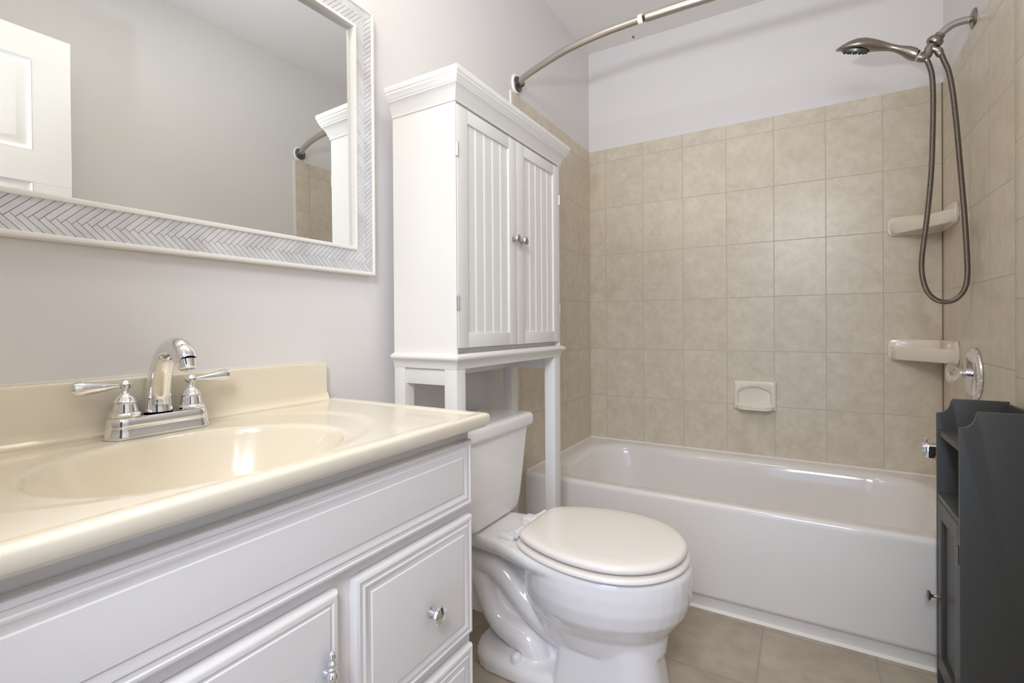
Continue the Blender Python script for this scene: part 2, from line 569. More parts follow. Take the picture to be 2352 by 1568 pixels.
# silvered glass, hung a touch out of true with the wall (its far end stands nearer the wall)
bm = BM()
dlt, tlt = -0.0224, 0.005
nrm = Vector((math.cos(dlt) * math.cos(tlt), math.sin(dlt) * math.cos(tlt), math.sin(tlt)))
mc = Vector((0.0085, -1.95, 1.5))
ya, yb, za, zb = MY0 + 0.04, MY1 - 0.055, MZ0 + 0.055, MZ1 - 0.055


def onpl(y, z):
    return Vector((mc.x - (nrm.y * (y - mc.y) + nrm.z * (z - mc.z)) / nrm.x, y, z))


front = [onpl(ya, za), onpl(yb, za), onpl(yb, zb), onpl(ya, zb)]
f2 = [max(p.x, 0.0) for p in front]
loft(bm, [[p - Vector((0.003, 0, 0)) for p in front], front])
obj('mirror_glass', bm, M['mirror'], mir, smooth=0)
FD = 0.026


def frame_band(bm, a, b_, x0, x1, r=0.0):
    """rectangular ring between inset a and inset b_ of the mirror outline"""
    def R(i, x):
        return [(x, MY0 + i, MZ0 + i), (x, MY1 - i, MZ0 + i), (x, MY1 - i, MZ1 - i), (x, MY0 + i, MZ1 - i)]
    rs = [R(a, x0), R(a, x1 - r), R(a + r * 0.3, x1 - r * 0.3), R(a + r, x1), R(b_ - r, x1), R(b_ - r * 0.3, x1 - r * 0.3), R(b_, x1 - r), R(b_, x0)] if r else [R(a, x0), R(a, x1), R(b_, x1), R(b_, x0)]
    vr = [[bm.verts.new(p) for p in q] for q in rs]
    for k in range(len(vr)):
        p, q = vr[k], vr[(k + 1) % len(vr)]
        for i in range(4):
            j = (i + 1) % 4
            bm.faces.new((p[i], p[j], q[j], q[i]))
    return bm


obj('outer_bead', frame_band(BM(), 0.0, 0.0085, 0.002, FD + 0.002, 0.003), M['frame_white'], mir, 'white outer bead of the frame')
obj('inner_bead', frame_band(BM(), FW - 0.0095, FW, 0.002, FD + 0.003, 0.003), M['frame_white'], mir, 'white inner bead of the frame')
obj('frame_backing', frame_band(BM(), 0.008, FW - 0.009, 0.002, FD - 0.004), M['mosaic_grout'], mir, smooth=0)


def clip(poly, half):
    """Sutherland-Hodgman against half planes (nx, ny, c): keep nx*x+ny*y <= c"""
    for nx, ny, c in half:
        out = []
        for i in range(len(poly)):
            p, q = poly[i], poly[(i + 1) % len(poly)]
            dp, dq = nx * p[0] + ny * p[1] - c, nx * q[0] + ny * q[1] - c
            if dp <= 0:
                out.append(p)
            if dp * dq < 0:
                t = dp / (dp - dq)
                out.append((p[0] + t * (q[0] - p[0]), p[1] + t * (q[1] - p[1])))
        poly = out
        if len(poly) < 3:
            return None
    return poly


def herringbone(bm, length, h, place):
    """one zigzag of mosaic strips along a mitred band of the given length and height"""
    w, L_, g = 0.0092, 0.056, 0.00040
    s = math.sqrt(0.5)
    half = [(0, -1, 0.0), (0, 1, h), (-1, 1, 0.0), (1, 1, length)]
    n = int(length / (w * math.sqrt(2))) + 8
    for k in range(-4, n):
        for a0, a1, b0, b1 in ((k * w, k * w + L_, k * w, k * w + w), (k * w - w, k * w, k * w, k * w + L_)):
            a0, a1, b0, b1 = a0 + g, a1 - g, b0 + g, b1 - g
            q = [((a + b_) * s, h / 2 + (a - b_) * s) for a, b_ in ((a0, b0), (a1, b0), (a1, b1), (a0, b1))]
            q = clip(q, half)
            if q:
                vf = [bm.verts.new(place(x, y, FD - 0.0015)) for x, y in q]
                vb = [bm.verts.new(place(x, y, FD - 0.0045)) for x, y in q]
                bm.faces.new(vf)
                for i in range(len(q)):
                    j = (i + 1) % len(q)
                    bm.faces.new((vf[i], vf[j], vb[j], vb[i]))


bm = BM()
i0 = 0.0083
h_ = FW - 0.0095 - i0
Ly, Lz = (MY1 - MY0) - 2 * i0, (MZ1 - MZ0) - 2 * i0
herringbone(bm, Ly, h_, lambda x, y, d: (d, MY0 + i0 + x, MZ0 + i0 + y))
herringbone(bm, Ly, h_, lambda x, y, d: (d, MY1 - i0 - x, MZ1 - i0 - y))
herringbone(bm, Lz, h_, lambda x, y, d: (d, MY1 - i0 - y, MZ0 + i0 + x))
herringbone(bm, Lz, h_, lambda x, y, d: (d, MY0 + i0 + y, MZ1 - i0 - x))
obj('mosaic_border', bm, M['marble'], mir, 'grey marble herringbone strips', smooth=0)

# ------------------------------------------------------------------ vanity cabinet
VY0, VY1, VX = -2.545, -1.762, 0.437
van = thing('vanity_cabinet', 'white bathroom vanity cabinet with routed doors and drawers under the cream sink top', 'cabinet', (VX / 2, (VY0 + VY1) / 2, 0))
bm = BM()
box(bm, 0.002, VX, VY1 - 0.016, VY1, 0.0, 0.792)
box(bm, 0.002, VX, VY0, VY0 + 0.016, 0.0, 0.792)
box(bm, 0.002, 0.01, VY0, VY1, 0.09, 0.792)
box(bm, 0.002, VX - 0.06, VY0, VY1, 0.09, 0.105)
box(bm, VX - 0.07, VX - 0.055, VY0, VY1, 0.0, 0.1)
for z0, z1, th in ((0.76, 0.792, 0.003), (0.62, 0.65, 0.018), (0.09, 0.12, 0.018)):
    box(bm, VX - th, VX, VY0 + 0.01, VY1 - 0.01, z0, z1)
for y0, y1 in ((VY0 + 0.01, VY0 + 0.045), (-2.105, -2.052), (VY1 - 0.035, VY1 - 0.01)):
    box(bm, VX - 0.018, VX, y0, y1, 0.1, 0.78)
for z0 in (0.372, 0.376):
    box(bm, VX - 0.018, VX, -2.06, VY1 - 0.02, z0 - 0.012, z0 + 0.012)
obj('cabinet_body', bm, M['vanity_white'], van)
FRONT = [(0, 0.0), (0, 0.010), (0.002, 0.0140), (0.005, 0.0155), (0.008, 0.0155), (0.0095, 0.0141), (0.0155, 0.0137), (0.0168, 0.0152), (0.0190, 0.0152), (0.0205, 0.0143), (0.0302, 0.0139), (0.0318, 0.0155), (0.034, 0.0158)]
obj('false_drawer_front', panel_front(BM(), VX + 0.0005, VY0 + 0.02, -1.7685, 0.6435, 0.7745, FRONT), M['vanity_white'], van)


def bead_knob(bm, x, y, z, s=1.0):
    lathe(bm, (x, y, z), (1, 0, 0), [(0, 0.008 * s), (0.002, 0.008 * s), (0.003, 0.0055 * s), (0.013, 0.0048 * s), (0.016, 0.008 * s), (0.018, 0.0145 * s), (0.021, 0.0160 * s), (0.0245, 0.0140 * s), (0.027, 0.007 * s), (0.0275, 0.0)], 24)
    return bm


for z0, z1 in ((0.388, 0.6235), (0.125, 0.3645)):
    dr = obj('drawer', panel_front(BM(), VX + 0.0005, -2.0675, -1.7690, z0, z1, FRONT), M['vanity_white'], van)
    obj('knob', bead_knob(BM(), VX + 0.0165, -1.901, (z0 + z1) / 2 - 0.012), M['chrome'], dr, 'polished chrome mushroom knob')
DOORP = [(0, 0.0), (0, 0.009), (0.002, 0.0135), (0.006, 0.0160), (0.011, 0.0165), (0.013, 0.0148), (0.0165, 0.0148), (0.018, 0.0165)]
dr = obj('door', panel_front(BM(), VX + 0.0005, VY0 + 0.02, -2.0970, 0.125, 0.6235, DOORP), M['vanity_white'], van)
# cathedral-arched raised panel on the door
ay0, ay1 = VY0 + 0.075, -2.1445
acy = (ay0 + ay1) / 2
arch = [(ay0, 0.18), (ay1, 0.18), (ay1, 0.533)]
for i in range(1, 17):
    t = i / 16
    y = ay1 + (ay0 - ay1) * t
    arch.append((y, 0.533 + 0.040 * math.sin(PI * t) ** 1.3))
bm = BM()
cen = (acy, 0.36)


def shr(p, k):
    dy_, dz_ = p[0] - cen[0], p[1] - cen[1]
    l_ = math.hypot(dy_, dz_)
    return (cen[0] + dy_ * (1 - k / l_), cen[1] + dz_ * (1 - k / l_))


rings = []
for k, hx in ((-0.004, 0.0166), (-0.001, 0.0150), (0.003, 0.0150), (0.012, 0.0172), (0.016, 0.0175)):
    rings.append([(VX + hx + 0.0006, *shr(p, k)) for p in arch])
loft(bm, rings, cap0=False)
obj('door_panel', bm, M['vanity_white'], dr, 'arched raised centre panel')
bm = BM()
hx, hy, hz = VX + 0.030, -2.1225, 0.5555
lathe(bm, (hx, hy, hz), (0, 0, -1), [(0, 0.001), (0.003, 0.0042), (0.008, 0.0052), (0.0115, 0.0036), (0.0125, 0.0036), (0.016, 0.0062), (0.019, 0.0062), (0.0225, 0.0040), (0.024, 0.0058), (0.0265, 0.0058), (0.028, 0.0042), (0.0315, 0.0078), (0.035, 0.0085), (0.039, 0.0076), (0.042, 0.0046), (0.044, 0.0056), (0.046, 0.0042), (0.048, 0.003)], 20)
tube(bm, [(hx, hy, hz - 0.046), (hx + 0.006, hy, hz - 0.062), (hx + 0.012, hy, hz - 0.085), (hx + 0.006, hy, hz - 0.108), (hx, hy, hz - 0.124)], [0.0042, 0.0055, 0.0062, 0.0055, 0.0042], 14)
lathe(bm, (hx, hy, hz - 0.122), (0, 0, -1), [(0, 0.0042), (0.003, 0.0056), (0.006, 0.0046), (0.010, 0.0085), (0.016, 0.007), (0.020, 0.004), (0.024, 0.006), (0.032, 0.0045), (0.036, 0.001)], 20)
for zz in (hz - 0.035, hz - 0.134):
    lathe(bm, (VX + 0.0165, hy, zz), (1, 0, 0), [(0, 0.006), (0.004, 0.0045), (0.016, 0.0045)], 14)
obj('handle', bm, M['chrome'], dr, 'turned chrome drop pull with bead finials')

# ------------------------------------------------------------------ sink top
SY0, SY1, SX1, SZ = -2.552, -1.742, 0.4775, 0.8256
top = thing('bathroom_sink', 'cream cultured marble sink top with oval basin on the white vanity', 'sink', (0.24, (SY0 + SY1) / 2, 0.795))
BCX, BCY, BAX, BAY = 0.2690, -2.1790, 0.1690, 0.1990


def sstep(a, b_, x):
    t = min(max((x - a) / (b_ - a), 0), 1)
    return t * t * (3 - 2 * t)


def topz(x, y):
    z = SZ
    edge = min(SX1 - x, SY1 - y, y - SY0)                     # raised no-drip lip along the free edges
    z -= 0.0028 * sstep(0.016, 0.032, edge)
    q = math.hypot((x - 0.215) / 0.225, (y + 2.178) / 0.300)  # shallow shell round the basin
    z -= 0.0035 * sstep(1.04, 0.93, q)
    t = math.hypot((x - BCX) / BAX, (y - BCY) / BAY)
    if t < 1.06:
        u = max(0.0, 1.0 - t)
        z -= 0.004 * sstep(1.06, 0.97, t) + 0.150 * (1 - (1 - min(u / 0.66, 1)) ** 2.6)
    return z


bm = BM()
RB = 0.0075
NX, NY = 150, 250
xs = [0.018 + (SX1 - RB - 0.018) * i / NX for i in range(NX + 1)]
ys = [SY0 + (SY1 - RB - SY0) * j / NY for j in range(NY + 1)]
grid = [[bm.verts.new((x, y, topz(x, y))) for y in ys] for x in xs]
for i in range(NX):
    for j in range(NY):
        bm.faces.new((grid[i][j], grid[i + 1][j], grid[i + 1][j + 1], grid[i][j + 1]))
loop = [grid[NX][j] for j in range(NY + 1)] + [grid[i][NY] for i in range(NX - 1, -1, -1)]
prev = loop
for k in range(1, 9):
    a = PI / 2 * min(k, 6) / 6
    if k <= 6:
        o_, dz_ = RB * math.sin(a), RB * (1 - math.cos(a))
    elif k == 7:
        o_, dz_ = RB, 0.0205
    else:
        o_, dz_ = RB - 0.005, 0.0268
    cur = []
    for idx, v in enumerate(loop):
        if idx < NY:
            dv = (1, 0)
        elif idx == NY:
            dv = (1, 1)
        else:
            dv = (0, 1)
        cur.append(bm.verts.new((v.co.x + o_ * dv[0], v.co.y + o_ * dv[1], SZ - dz_)))
    for p in range(len(loop) - 1):
        bm.faces.new((prev[p], prev[p + 1], cur[p + 1], cur[p]))
    prev = cur
# underside strip
inn = [bm.verts.new((min(v.co.x, SX1) - (0.05 if i <= NY else 0), v.co.y - (0.05 if i >= NY else 0), SZ - 0.0268)) for i, v in enumerate(prev)]
for p in range(len(prev) - 1):
    bm.faces.new((prev[p], prev[p + 1], inn[p + 1], inn[p]))
obj('basin_top', bm, M['marbletop'], top, smooth=60)
bm = BM()
prof = [(0.0015, 0.80), (0.0015, 0.9135), (0.004, 0.9150), (0.017, 0.9150), (0.0205, 0.9125), (0.0215, 0.908), (0.0215, 0.843), (0.0228, 0.834), (0.0262, 0.8285), (0.0320, 0.8250), (0.0320, 0.815), (0.0015, 0.80)][:-1]
prism(bm, prof, 'Y', SY0, -1.7715, 0.003)
obj('backsplash', bm, M['marbletop'], top)
bm = BM()
box(bm, 0.0005, 0.0035, SY0, -1.772, 0.914, 0.9185, 0.001)
obj('caulk_line', bm, M['caulk'], top, 'thin white caulk line along the backsplash')
bm = BM()
lathe(bm, (BCX, BCY, topz(BCX, BCY) + 0.0005), (0, 0, 1), [(0, 0.024), (0.003, 0.023), (0.004, 0.018), (0.002, 0.015), (0.004, 0.013), (0.006, 0.0)], 28)
obj('drain', bm, M['chrome'], top, 'chrome drain stopper')

# ------------------------------------------------------------------ sink faucet
FX, FY, FZ = 0.0585, -2.1515, 0.8197
fau = thing('sink_faucet', 'chrome two-handle faucet with arched spout standing behind the oval basin', 'faucet', (FX, FY, FZ))


def stadium(hx, hy, z, n=14):
    pts = []
    r = hx
    for k in range(n + 1):
        a = PI * k / n
        pts.append((FX + r * math.cos(a), FY + (hy - r) + r * math.sin(a), z))
    for k in range(n + 1):
        a = PI + PI * k / n
        pts.append((FX + r * math.cos(a), FY - (hy - r) + r * math.sin(a), z))
    return pts


bm = BM()
loft(bm, [stadium(0.0240, 0.0790, FZ), stadium(0.0247, 0.0798, FZ + 0.002), stadium(0.0244, 0.0794, FZ + 0.005), stadium(0.0226, 0.0774, FZ + 0.010), stadium(0.0221, 0.0766, FZ + 0.018), stadium(0.0220, 0.0764, FZ + 0.026), stadium(0.0212, 0.0755, FZ + 0.0318), stadium(0.019, 0.073, FZ + 0.0345)])
obj('base_plate', bm, M['chrome'], fau)
bm = BM()
ZB = FZ + 0.0345
tube(bm, [(FX - 0.006, FY, ZB), (FX - 0.006, FY, ZB + 0.016), (FX - 0.002, FY, ZB + 0.045), (FX + 0.011, FY, ZB + 0.082), (FX + 0.033, FY, ZB + 0.107), (FX + 0.062, FY, ZB + 0.1135), (FX + 0.083, FY, ZB + 0.103), (FX + 0.091, FY, ZB + 0.0915)], [0.0225, 0.0210, 0.0188, 0.0172, 0.0168, 0.0176, 0.0182, 0.0178], 28)
spt = obj('spout', bm, M['chrome'], fau)
bm = BM()
lathe(bm, (FX + 0.0905, FY, ZB + 0.0930), (0.10, 0, -0.30), [(0, 0.0150), (0.004, 0.0140), (0.014, 0.0135), (0.0155, 0.0115), (0.0155, 0.0098), (0.011, 0.0094), (0.010, 0.001)], 28)
obj('aerator', bm, M['chrome'], spt)
for s in (-1, 1):
    bm = BM()
    hy = FY + s * 0.0508
    lathe(bm, (FX, hy, ZB + 0.001), (0, 0, 1), [(0, 0.0222), (0.003, 0.0225), (0.006, 0.0206), (0.0075, 0.0182), (0.021, 0.0154), (0.0225, 0.0168), (0.0245, 0.0168), (0.026, 0.0148), (0.031, 0.0128), (0.036, 0.0075), (0.0385, 0.0055), (0.0455, 0.0050), (0.0475, 0.0080), (0.050, 0.0102), (0.0535, 0.0102), (0.056, 0.0078), (0.0585, 0.0065), (0.061, 0.003), (0.0615, 0.0)], 28)
    hd = obj('handle', bm, M['chrome'], fau)
    bm = BM()
    sec = []
    zz = ZB + 0.0528
    rise = 0.0 if s < 0 else 0.0015
    for t, wx, hz_ in ((0.004, 0.0042, 0.0036), (0.014, 0.0046, 0.0040), (0.026, 0.0068, 0.0066), (0.040, 0.0088, 0.0092), (0.054, 0.0100, 0.0112), (0.062, 0.0102, 0.0118), (0.067, 0.0090, 0.0104), (0.0705, 0.0050, 0.0060)):
        cz = zz - 0.0005 + rise * t / 0.07 + (0.0 if s < 0 else 0.001) * (t / 0.07)
        sec.append([(FX + wx * math.cos(2 * PI * i / 16), hy + s * t, cz + hz_ * math.sin(2 * PI * i / 16)) for i in range(16)])
    loft(bm, sec)
    obj('lever', bm, M['chrome'], hd)
bm = BM()
lathe(bm, (FX - 0.031, FY, ZB - 0.002), (0, 0, 1), [(0, 0.0025), (0.055, 0.0025), (0.057, 0.005), (0.062, 0.0058), (0.067, 0.005), (0.070, 0.0)], 16)
obj('lift_rod', bm, M['chrome'], fau)

# ------------------------------------------------------------------ over-toilet storage cabinet
KX0, KX1, KY0, KY1 = 0.0435, 0.2600, -1.5645, -0.9455
KZ0, KZ1 = 0.928, 1.590
cab = thing('storage_cabinet', 'tall white over-toilet cabinet with two beadboard doors on four legs', 'cabinet', ((KX0 + KX1) / 2, (KY0 + KY1) / 2, 0))
bm = BM()
box(bm, KX0, KX1 - 0.004, KY0, KY0 + 0.014, KZ0, KZ1)
box(bm, KX0, KX1 - 0.004, KY1 - 0.014, KY1, KZ0, KZ1)
box(bm, KX0, KX0 + 0.006, KY0, KY1, KZ0, KZ1)
box(bm, KX0, KX1 - 0.02, KY0, KY1, KZ0, KZ0 + 0.014)
box(bm, KX0, KX1 - 0.02, KY0, KY1, KZ1 - 0.014, KZ1)
box(bm, KX1 - 0.02, KX1 + 0.001, KY0, KY0 + 0.0055, KZ0, KZ1)
box(bm, KX1 - 0.02, KX1 + 0.001, KY1 - 0.0055, KY1, KZ0, KZ1)
box(bm, KX0 + 0.01, KX1 - 0.03, KY0 + 0.01, KY1 - 0.01, 1.26, 1.272)
obj('carcass', bm, M['cab_white'], cab)
bm = BM()
moulding(bm, KX0, KX1, KY0, KY1, [(0.0, 1.578), (0.003, 1.578), (0.004, 1.5865), (0.006, 1.590), (0.0085, 1.597), (0.0125, 1.606), (0.018, 1.613), (0.0205, 1.6145), (0.0205, 1.618), (0.0225, 1.620), (0.0245, 1.626), (0.028, 1.631), (0.028, 1.636), (0.030, 1.638), (0.0315, 1.644), (0.0315, 1.650), (0.030, 1.652), (0.0, 1.652)])
obj('crown_moulding', bm, M['cab_white'], cab, smooth=25)
bm = BM()
moulding(bm, KX0, KX1, KY0, KY1, [(0.0, 0.889), (0.001, 0.889), (0.0025, 0.899), (0.006, 0.9065), (0.0105, 0.911), (0.0125, 0.9125), (0.0145, 0.9155), (0.0150, 0.9195), (0.0135, 0.9235), (0.0095, 0.9255), (0.006, 0.9262), (0.005, 0.9285), (0.0, 0.9285)])
obj('base_moulding', bm, M['cab_white'], cab, smooth=25)


def bead_door(name, y0, y1, knob_y, hinge_y):
    z0, z1 = 0.9435, 1.5725
    xb = KX1 - 0.016
    st, sr = 0.046, 0.036
    bm = BM()
    # one flat front with a hole: stiles and rails
    box(bm, xb, KX1 + 0.002, y0, y0 + st, z0, z1, 0.0012)
    box(bm, xb, KX1 + 0.002, y1 - st, y1, z0, z1, 0.0012)
    box(bm, xb, KX1 + 0.0018, y0 + st - 0.002, y1 - st + 0.002, z0, z0 + sr + 0.002, 0.0008)
    box(bm, xb, KX1 + 0.0018, y0 + st - 0.002, y1 - st + 0.002, z1 - sr, z1, 0.0008)
    d = obj('door', bm, M['cab_white'], cab)
    # beadboard panel: profile along y with beads, extruded in z
    xp = KX1 - 0.0035
    a, b_ = y0 + st - 0.001, y1 - st + 0.001
    n = 5
    prof = [(xb + 0.002, a)]
    pw = (b_ - a) / n
    for k in range(n):
        p0 = a + k * pw
        if k > 0:
            for dy_, dx_ in ((-0.0050, 0.0), (-0.0042, -0.0010), (-0.0030, -0.0002), (0.0, 0.0014), (0.0030, -0.0002), (0.0042, -0.0010), (0.0050, 0.0)):
                prof.append((xp + dx_, p0 + dy_))
        else:
            prof.append((xp, p0))
    prof.append((xp, b_))
    prof.append((xb + 0.002, b_))
    bm = BM()
    prism(bm, prof, 'Z', z0 + sr, z1 - sr)
    obj('beadboard_panel', bm, M['cab_white'], d, smooth=50)
    bm = BM()
    lathe(bm, (KX1 + 0.002, knob_y, 1.2655), (1, 0, 0), [(0, 0.0072), (0.002, 0.0072), (0.004, 0.0045), (0.010, 0.0042), (0.013, 0.0062), (0.0145, 0.0115), (0.018, 0.0130), (0.0215, 0.0112), (0.0235, 0.005), (0.024, 0.0)], 24)
    obj('knob', bm, M['steel'], d, 'small brushed metal knob')
    for zz in (1.455, 1.060):
        bm = BM()
        lathe(bm, (KX1 + 0.0035, hinge_y, zz - 0.018), (0, 0, 1), [(0, 0.0012), (0.001, 0.0026), (0.011, 0.0026), (0.0115, 0.0022), (0.012, 0.0026), (0.024, 0.0026), (0.0245, 0.0022), (0.025, 0.0026), (0.036, 0.0026), (0.037, 0.001)], 12)
        box(bm, KX1 + 0.0012, KX1 + 0.0032, hinge_y - 0.0045, hinge_y + 0.0045, zz - 0.017, zz + 0.017)
        obj('hinge', bm, M['hinge'], d, 'small metal hinge')
    return d


KM = -1.2545
bead_door('door', KY0 + 0.0062, KM - 0.0012, KM - 0.024, KY0 + 0.0055)
bead_door('door', KM + 0.0012, KY1 - 0.0062, KM + 0.024, KY1 - 0.0055)
LW_ = 0.040
for lx0, lx1 in ((KX0, KX0 + 0.038), (KX1 - LW_, KX1)):
    for ly0, ly1 in ((KY0, KY0 + 0.038), (KY1 - 0.046, KY1)):
        obj('leg', box(BM(), lx0, lx1, ly0, ly1, 0.0, 0.8895, 0.0012), M['cab_white'], cab)
for y0, y1 in ((KY0 + 0.008, KY0 + 0.024), (KY1 - 0.024, KY1 - 0.008)):
    obj('apron', box(BM(), KX0 + 0.037, KX1 - 0.039, y0, y1, 0.845, 0.8895, 0.001), M['cab_white'], cab)
obj('apron', box(BM(), KX0 + 0.01, KX0 + 0.024, KY0 + 0.037, KY1 - 0.045, 0.845, 0.8895, 0.001), M['cab_white'], cab)

# ------------------------------------------------------------------ toilet
YC = -1.285
toi = thing('toilet', 'white two-piece toilet with closed bone lid between vanity and bathtub', 'toilet', (0.40, YC, 0))


def egg(xb, xf, xm, hw, z, n=40, p=2.0):
    out = []
    for i in range(n):
        a = 2 * PI * i / n
        c, s = math.cos(a), math.sin(a)
        rx = (xf - xm) if c >= 0 else (xm - xb)
        k = 2.0 / p
        out.append((xm + rx * math.copysign(abs(c) ** k, c), YC + hw * math.copysign(abs(s) ** k, s), z))
    return out


def add_rings(bm, rings):
    loft(bm, rings)


bm = BM()
# bowl
add_rings(bm, [egg(0.36, 0.715, 0.52, 0.105, 0.150), egg(0.335, 0.722, 0.52, 0.125, 0.205), egg(0.325, 0.742, 0.53, 0.155, 0.235), egg(0.32, 0.766, 0.53, 0.176, 0.268), egg(0.32, 0.778, 0.53, 0.186, 0.305), egg(0.32, 0.781, 0.53, 0.189, 0.345), egg(0.32, 0.779, 0.53, 0.187, 0.376), egg(0.325, 0.770, 0.53, 0.180, 0.386)])
# pedestal block below the bowl, flaring to the floor
def ped(x0, x1, hw, z, r=0.035):
    return [(x, y, z) for x, y in rrect(x0, x1, YC - hw, YC + hw, r, 6)]
def ped_front(x0, x1, hw, z, rf, rb=0.022, n=8):
    """pedestal outline: crisp rear corners, well rounded front"""
    pts = []
    for cx, cy, a0, r in ((x1 - rf, hw - rf, 0, rf), (x0 + rb, hw - rb, 90, rb), (x0 + rb, rb - hw, 180, rb), (x1 - rf, rf - hw, 270, rf)):
        for i in range(n + 1):
            a = math.radians(a0 + 90 * i / n)
            pts.append((cx + r * math.cos(a), YC + cy + r * math.sin(a), z))
    return pts


add_rings(bm, [ped_front(0.430, 0.724, 0.1075, 0.0, 0.085), ped_front(0.434, 0.718, 0.1045, 0.04, 0.084), ped_front(0.444, 0.704, 0.0985, 0.13, 0.080), ped_front(0.450, 0.694, 0.0955, 0.20, 0.078), ped_front(0.450, 0.694, 0.0955, 0.25, 0.078)])
# foot behind it
add_rings(bm, [ped(0.150, 0.50, 0.112, 0.0, 0.10), ped(0.150, 0.50, 0.112, 0.028, 0.10), ped(0.158, 0.50, 0.104, 0.042, 0.095), ped(0.172, 0.50, 0.088, 0.050, 0.085)])
# central web
box(bm, 0.24, 0.50, YC - 0.022, YC + 0.022, 0.03, 0.30)
box(bm, 0.10, 0.30, YC - 0.022, YC + 0.022, 0.10, 0.34)
# trapway on either flank: rises behind the bowl, turns over and drops to the outlet
for s in (-1, 1):
    yt = YC + s * 0.034
    tube(bm, [(0.53, yt, 0.140), (0.47, yt, 0.144), (0.411, yt, 0.152), (0.356, yt, 0.173), (0.305, yt, 0.209), (0.260, yt, 0.249), (0.212, yt, 0.276), (0.160, yt, 0.280), (0.12, yt, 0.268)], [0.056, 0.050, 0.044, 0.039, 0.036, 0.036, 0.036, 0.036, 0.036], 20)
    tube(bm, [(0.122, yt, 0.268), (0.150, yt, 0.245), (0.170, yt, 0.212), (0.184, yt, 0.180), (0.204, yt, 0.143), (0.234, yt, 0.112), (0.280, yt, 0.094), (0.325, yt, 0.083), (0.352, yt, 0.060), (0.360, yt, 0.03)], [0.034, 0.034, 0.033, 0.033, 0.034, 0.036, 0.039, 0.042, 0.041, 0.038], 20)
# deck between tank and bowl
deck = []
for x, hw in ((0.045, 0.100), (0.12, 0.103), (0.20, 0.108), (0.27, 0.120), (0.33, 0.140), (0.39, 0.163), (0.46, 0.180), (0.53, 0.186)):
    deck.append((x, hw))
outl = [(x, YC - h) for x, h in deck] + [(x, YC + h) for x, h in deck[::-1]]


def ins(z, k):
    return [(max(x, 0.046 + k), YC + (y - YC) * (1 - k / 0.14), z) for x, y in outl]


add_rings(bm, [ins(0.335, 0.035), ins(0.348, 0.014), ins(0.358, 0.004), ins(0.370, 0.0), ins(0.382, 0.002), ins(0.388, 0.008)])
bowl = obj('bowl', bm, M['porcelain'], toi)
rm = bowl.modifiers.new('remesh', 'REMESH')
rm.mode = 'VOXEL'
rm.voxel_size = 0.0045
rm.use_smooth_shade = True
sm = bowl.modifiers.new('smooth', 'SMOOTH')
sm.factor = 0.5
sm.iterations = 6
for s in (-1, 1):
    bm = BM()
    lathe(bm, (0.316, YC + s * 0.084, 0.046), (0, 0, 1), [(0, 0.0175), (0.008, 0.0172), (0.016, 0.0145), (0.022, 0.009), (0.024, 0.0)], 20)
    obj('bolt_cap', bm, M['porcelain'], toi)
# seat and lid outlines


def lid_outline(grow, z):
    half = [(0.333, 0.0), (0.333, 0.060), (0.338, 0.100), (0.362, 0.127), (0.42, 0.158), (0.49, 0.179), (0.55, 0.186), (0.61, 0.182), (0.665, 0.164), (0.712, 0.130), (0.745, 0.085), (0.762, 0.040), (0.766, 0.0)]
    c = catmull([(x, h, 0) for x, h in half], 5)
    pts = [(v.x, v.y) for v in c]
    cx = 0.55
    out = []
    full = [(x, h) for x, h in pts] + [(x, -h) for x, h in pts[-2:0:-1]]
    for x, h in full:
        dx_, dy_ = x - cx, h
        l_ = math.hypot(dx_ * 0.85, dy_) or 1
        out.append((x + grow * dx_ * 0.95 / l_, YC + h + grow * dy_ / l_, z))
    return out


bm = BM()
loft(bm, [lid_outline(-0.010, 0.3895), lid_outline(0.003, 0.3905), lid_outline(0.0065, 0.394), lid_outline(0.0060, 0.3995), lid_outline(0.002, 0.4030), lid_outline(-0.014, 0.4040)])
obj('seat', bm, M['seat'], toi, smooth=50)
bm = BM()
loft(bm, [lid_outline(-0.018, 0.4115), lid_outline(-0.004, 0.4120), lid_outline(0.0, 0.415), lid_outline(0.0008, 0.420), lid_outline(-0.0010, 0.4255), lid_outline(-0.006, 0.4295), lid_outline(-0.016, 0.4318), lid_outline(-0.045, 0.4325), lid_outline(-0.09, 0.4335)])
obj('lid', bm, M['seat'], toi, smooth=60)
for s in (-1, 1):
    bm = BM()
    y = YC + s * 0.072
    box(bm, 0.262, 0.312, y - 0.019, y + 0.019, 0.388, 0.4005, 0.004)
    lathe(bm, (0.322, y - 0.021, 0.4115), (0, 1, 0), [(0, 0.009), (0.002, 0.0105), (0.040, 0.0105), (0.042, 0.009)], 18)
    box(bm, 0.295, 0.326, y - 0.014, y + 0.014, 0.394, 0.408, 0.003)
    obj('seat_hinge', bm, M['white_plastic'], toi)


def trect(x0, x1, hw, z, r):
    return [(x, y, z) for x, y in rrect(x0, x1, YC - hw, YC + hw, r, 7)]


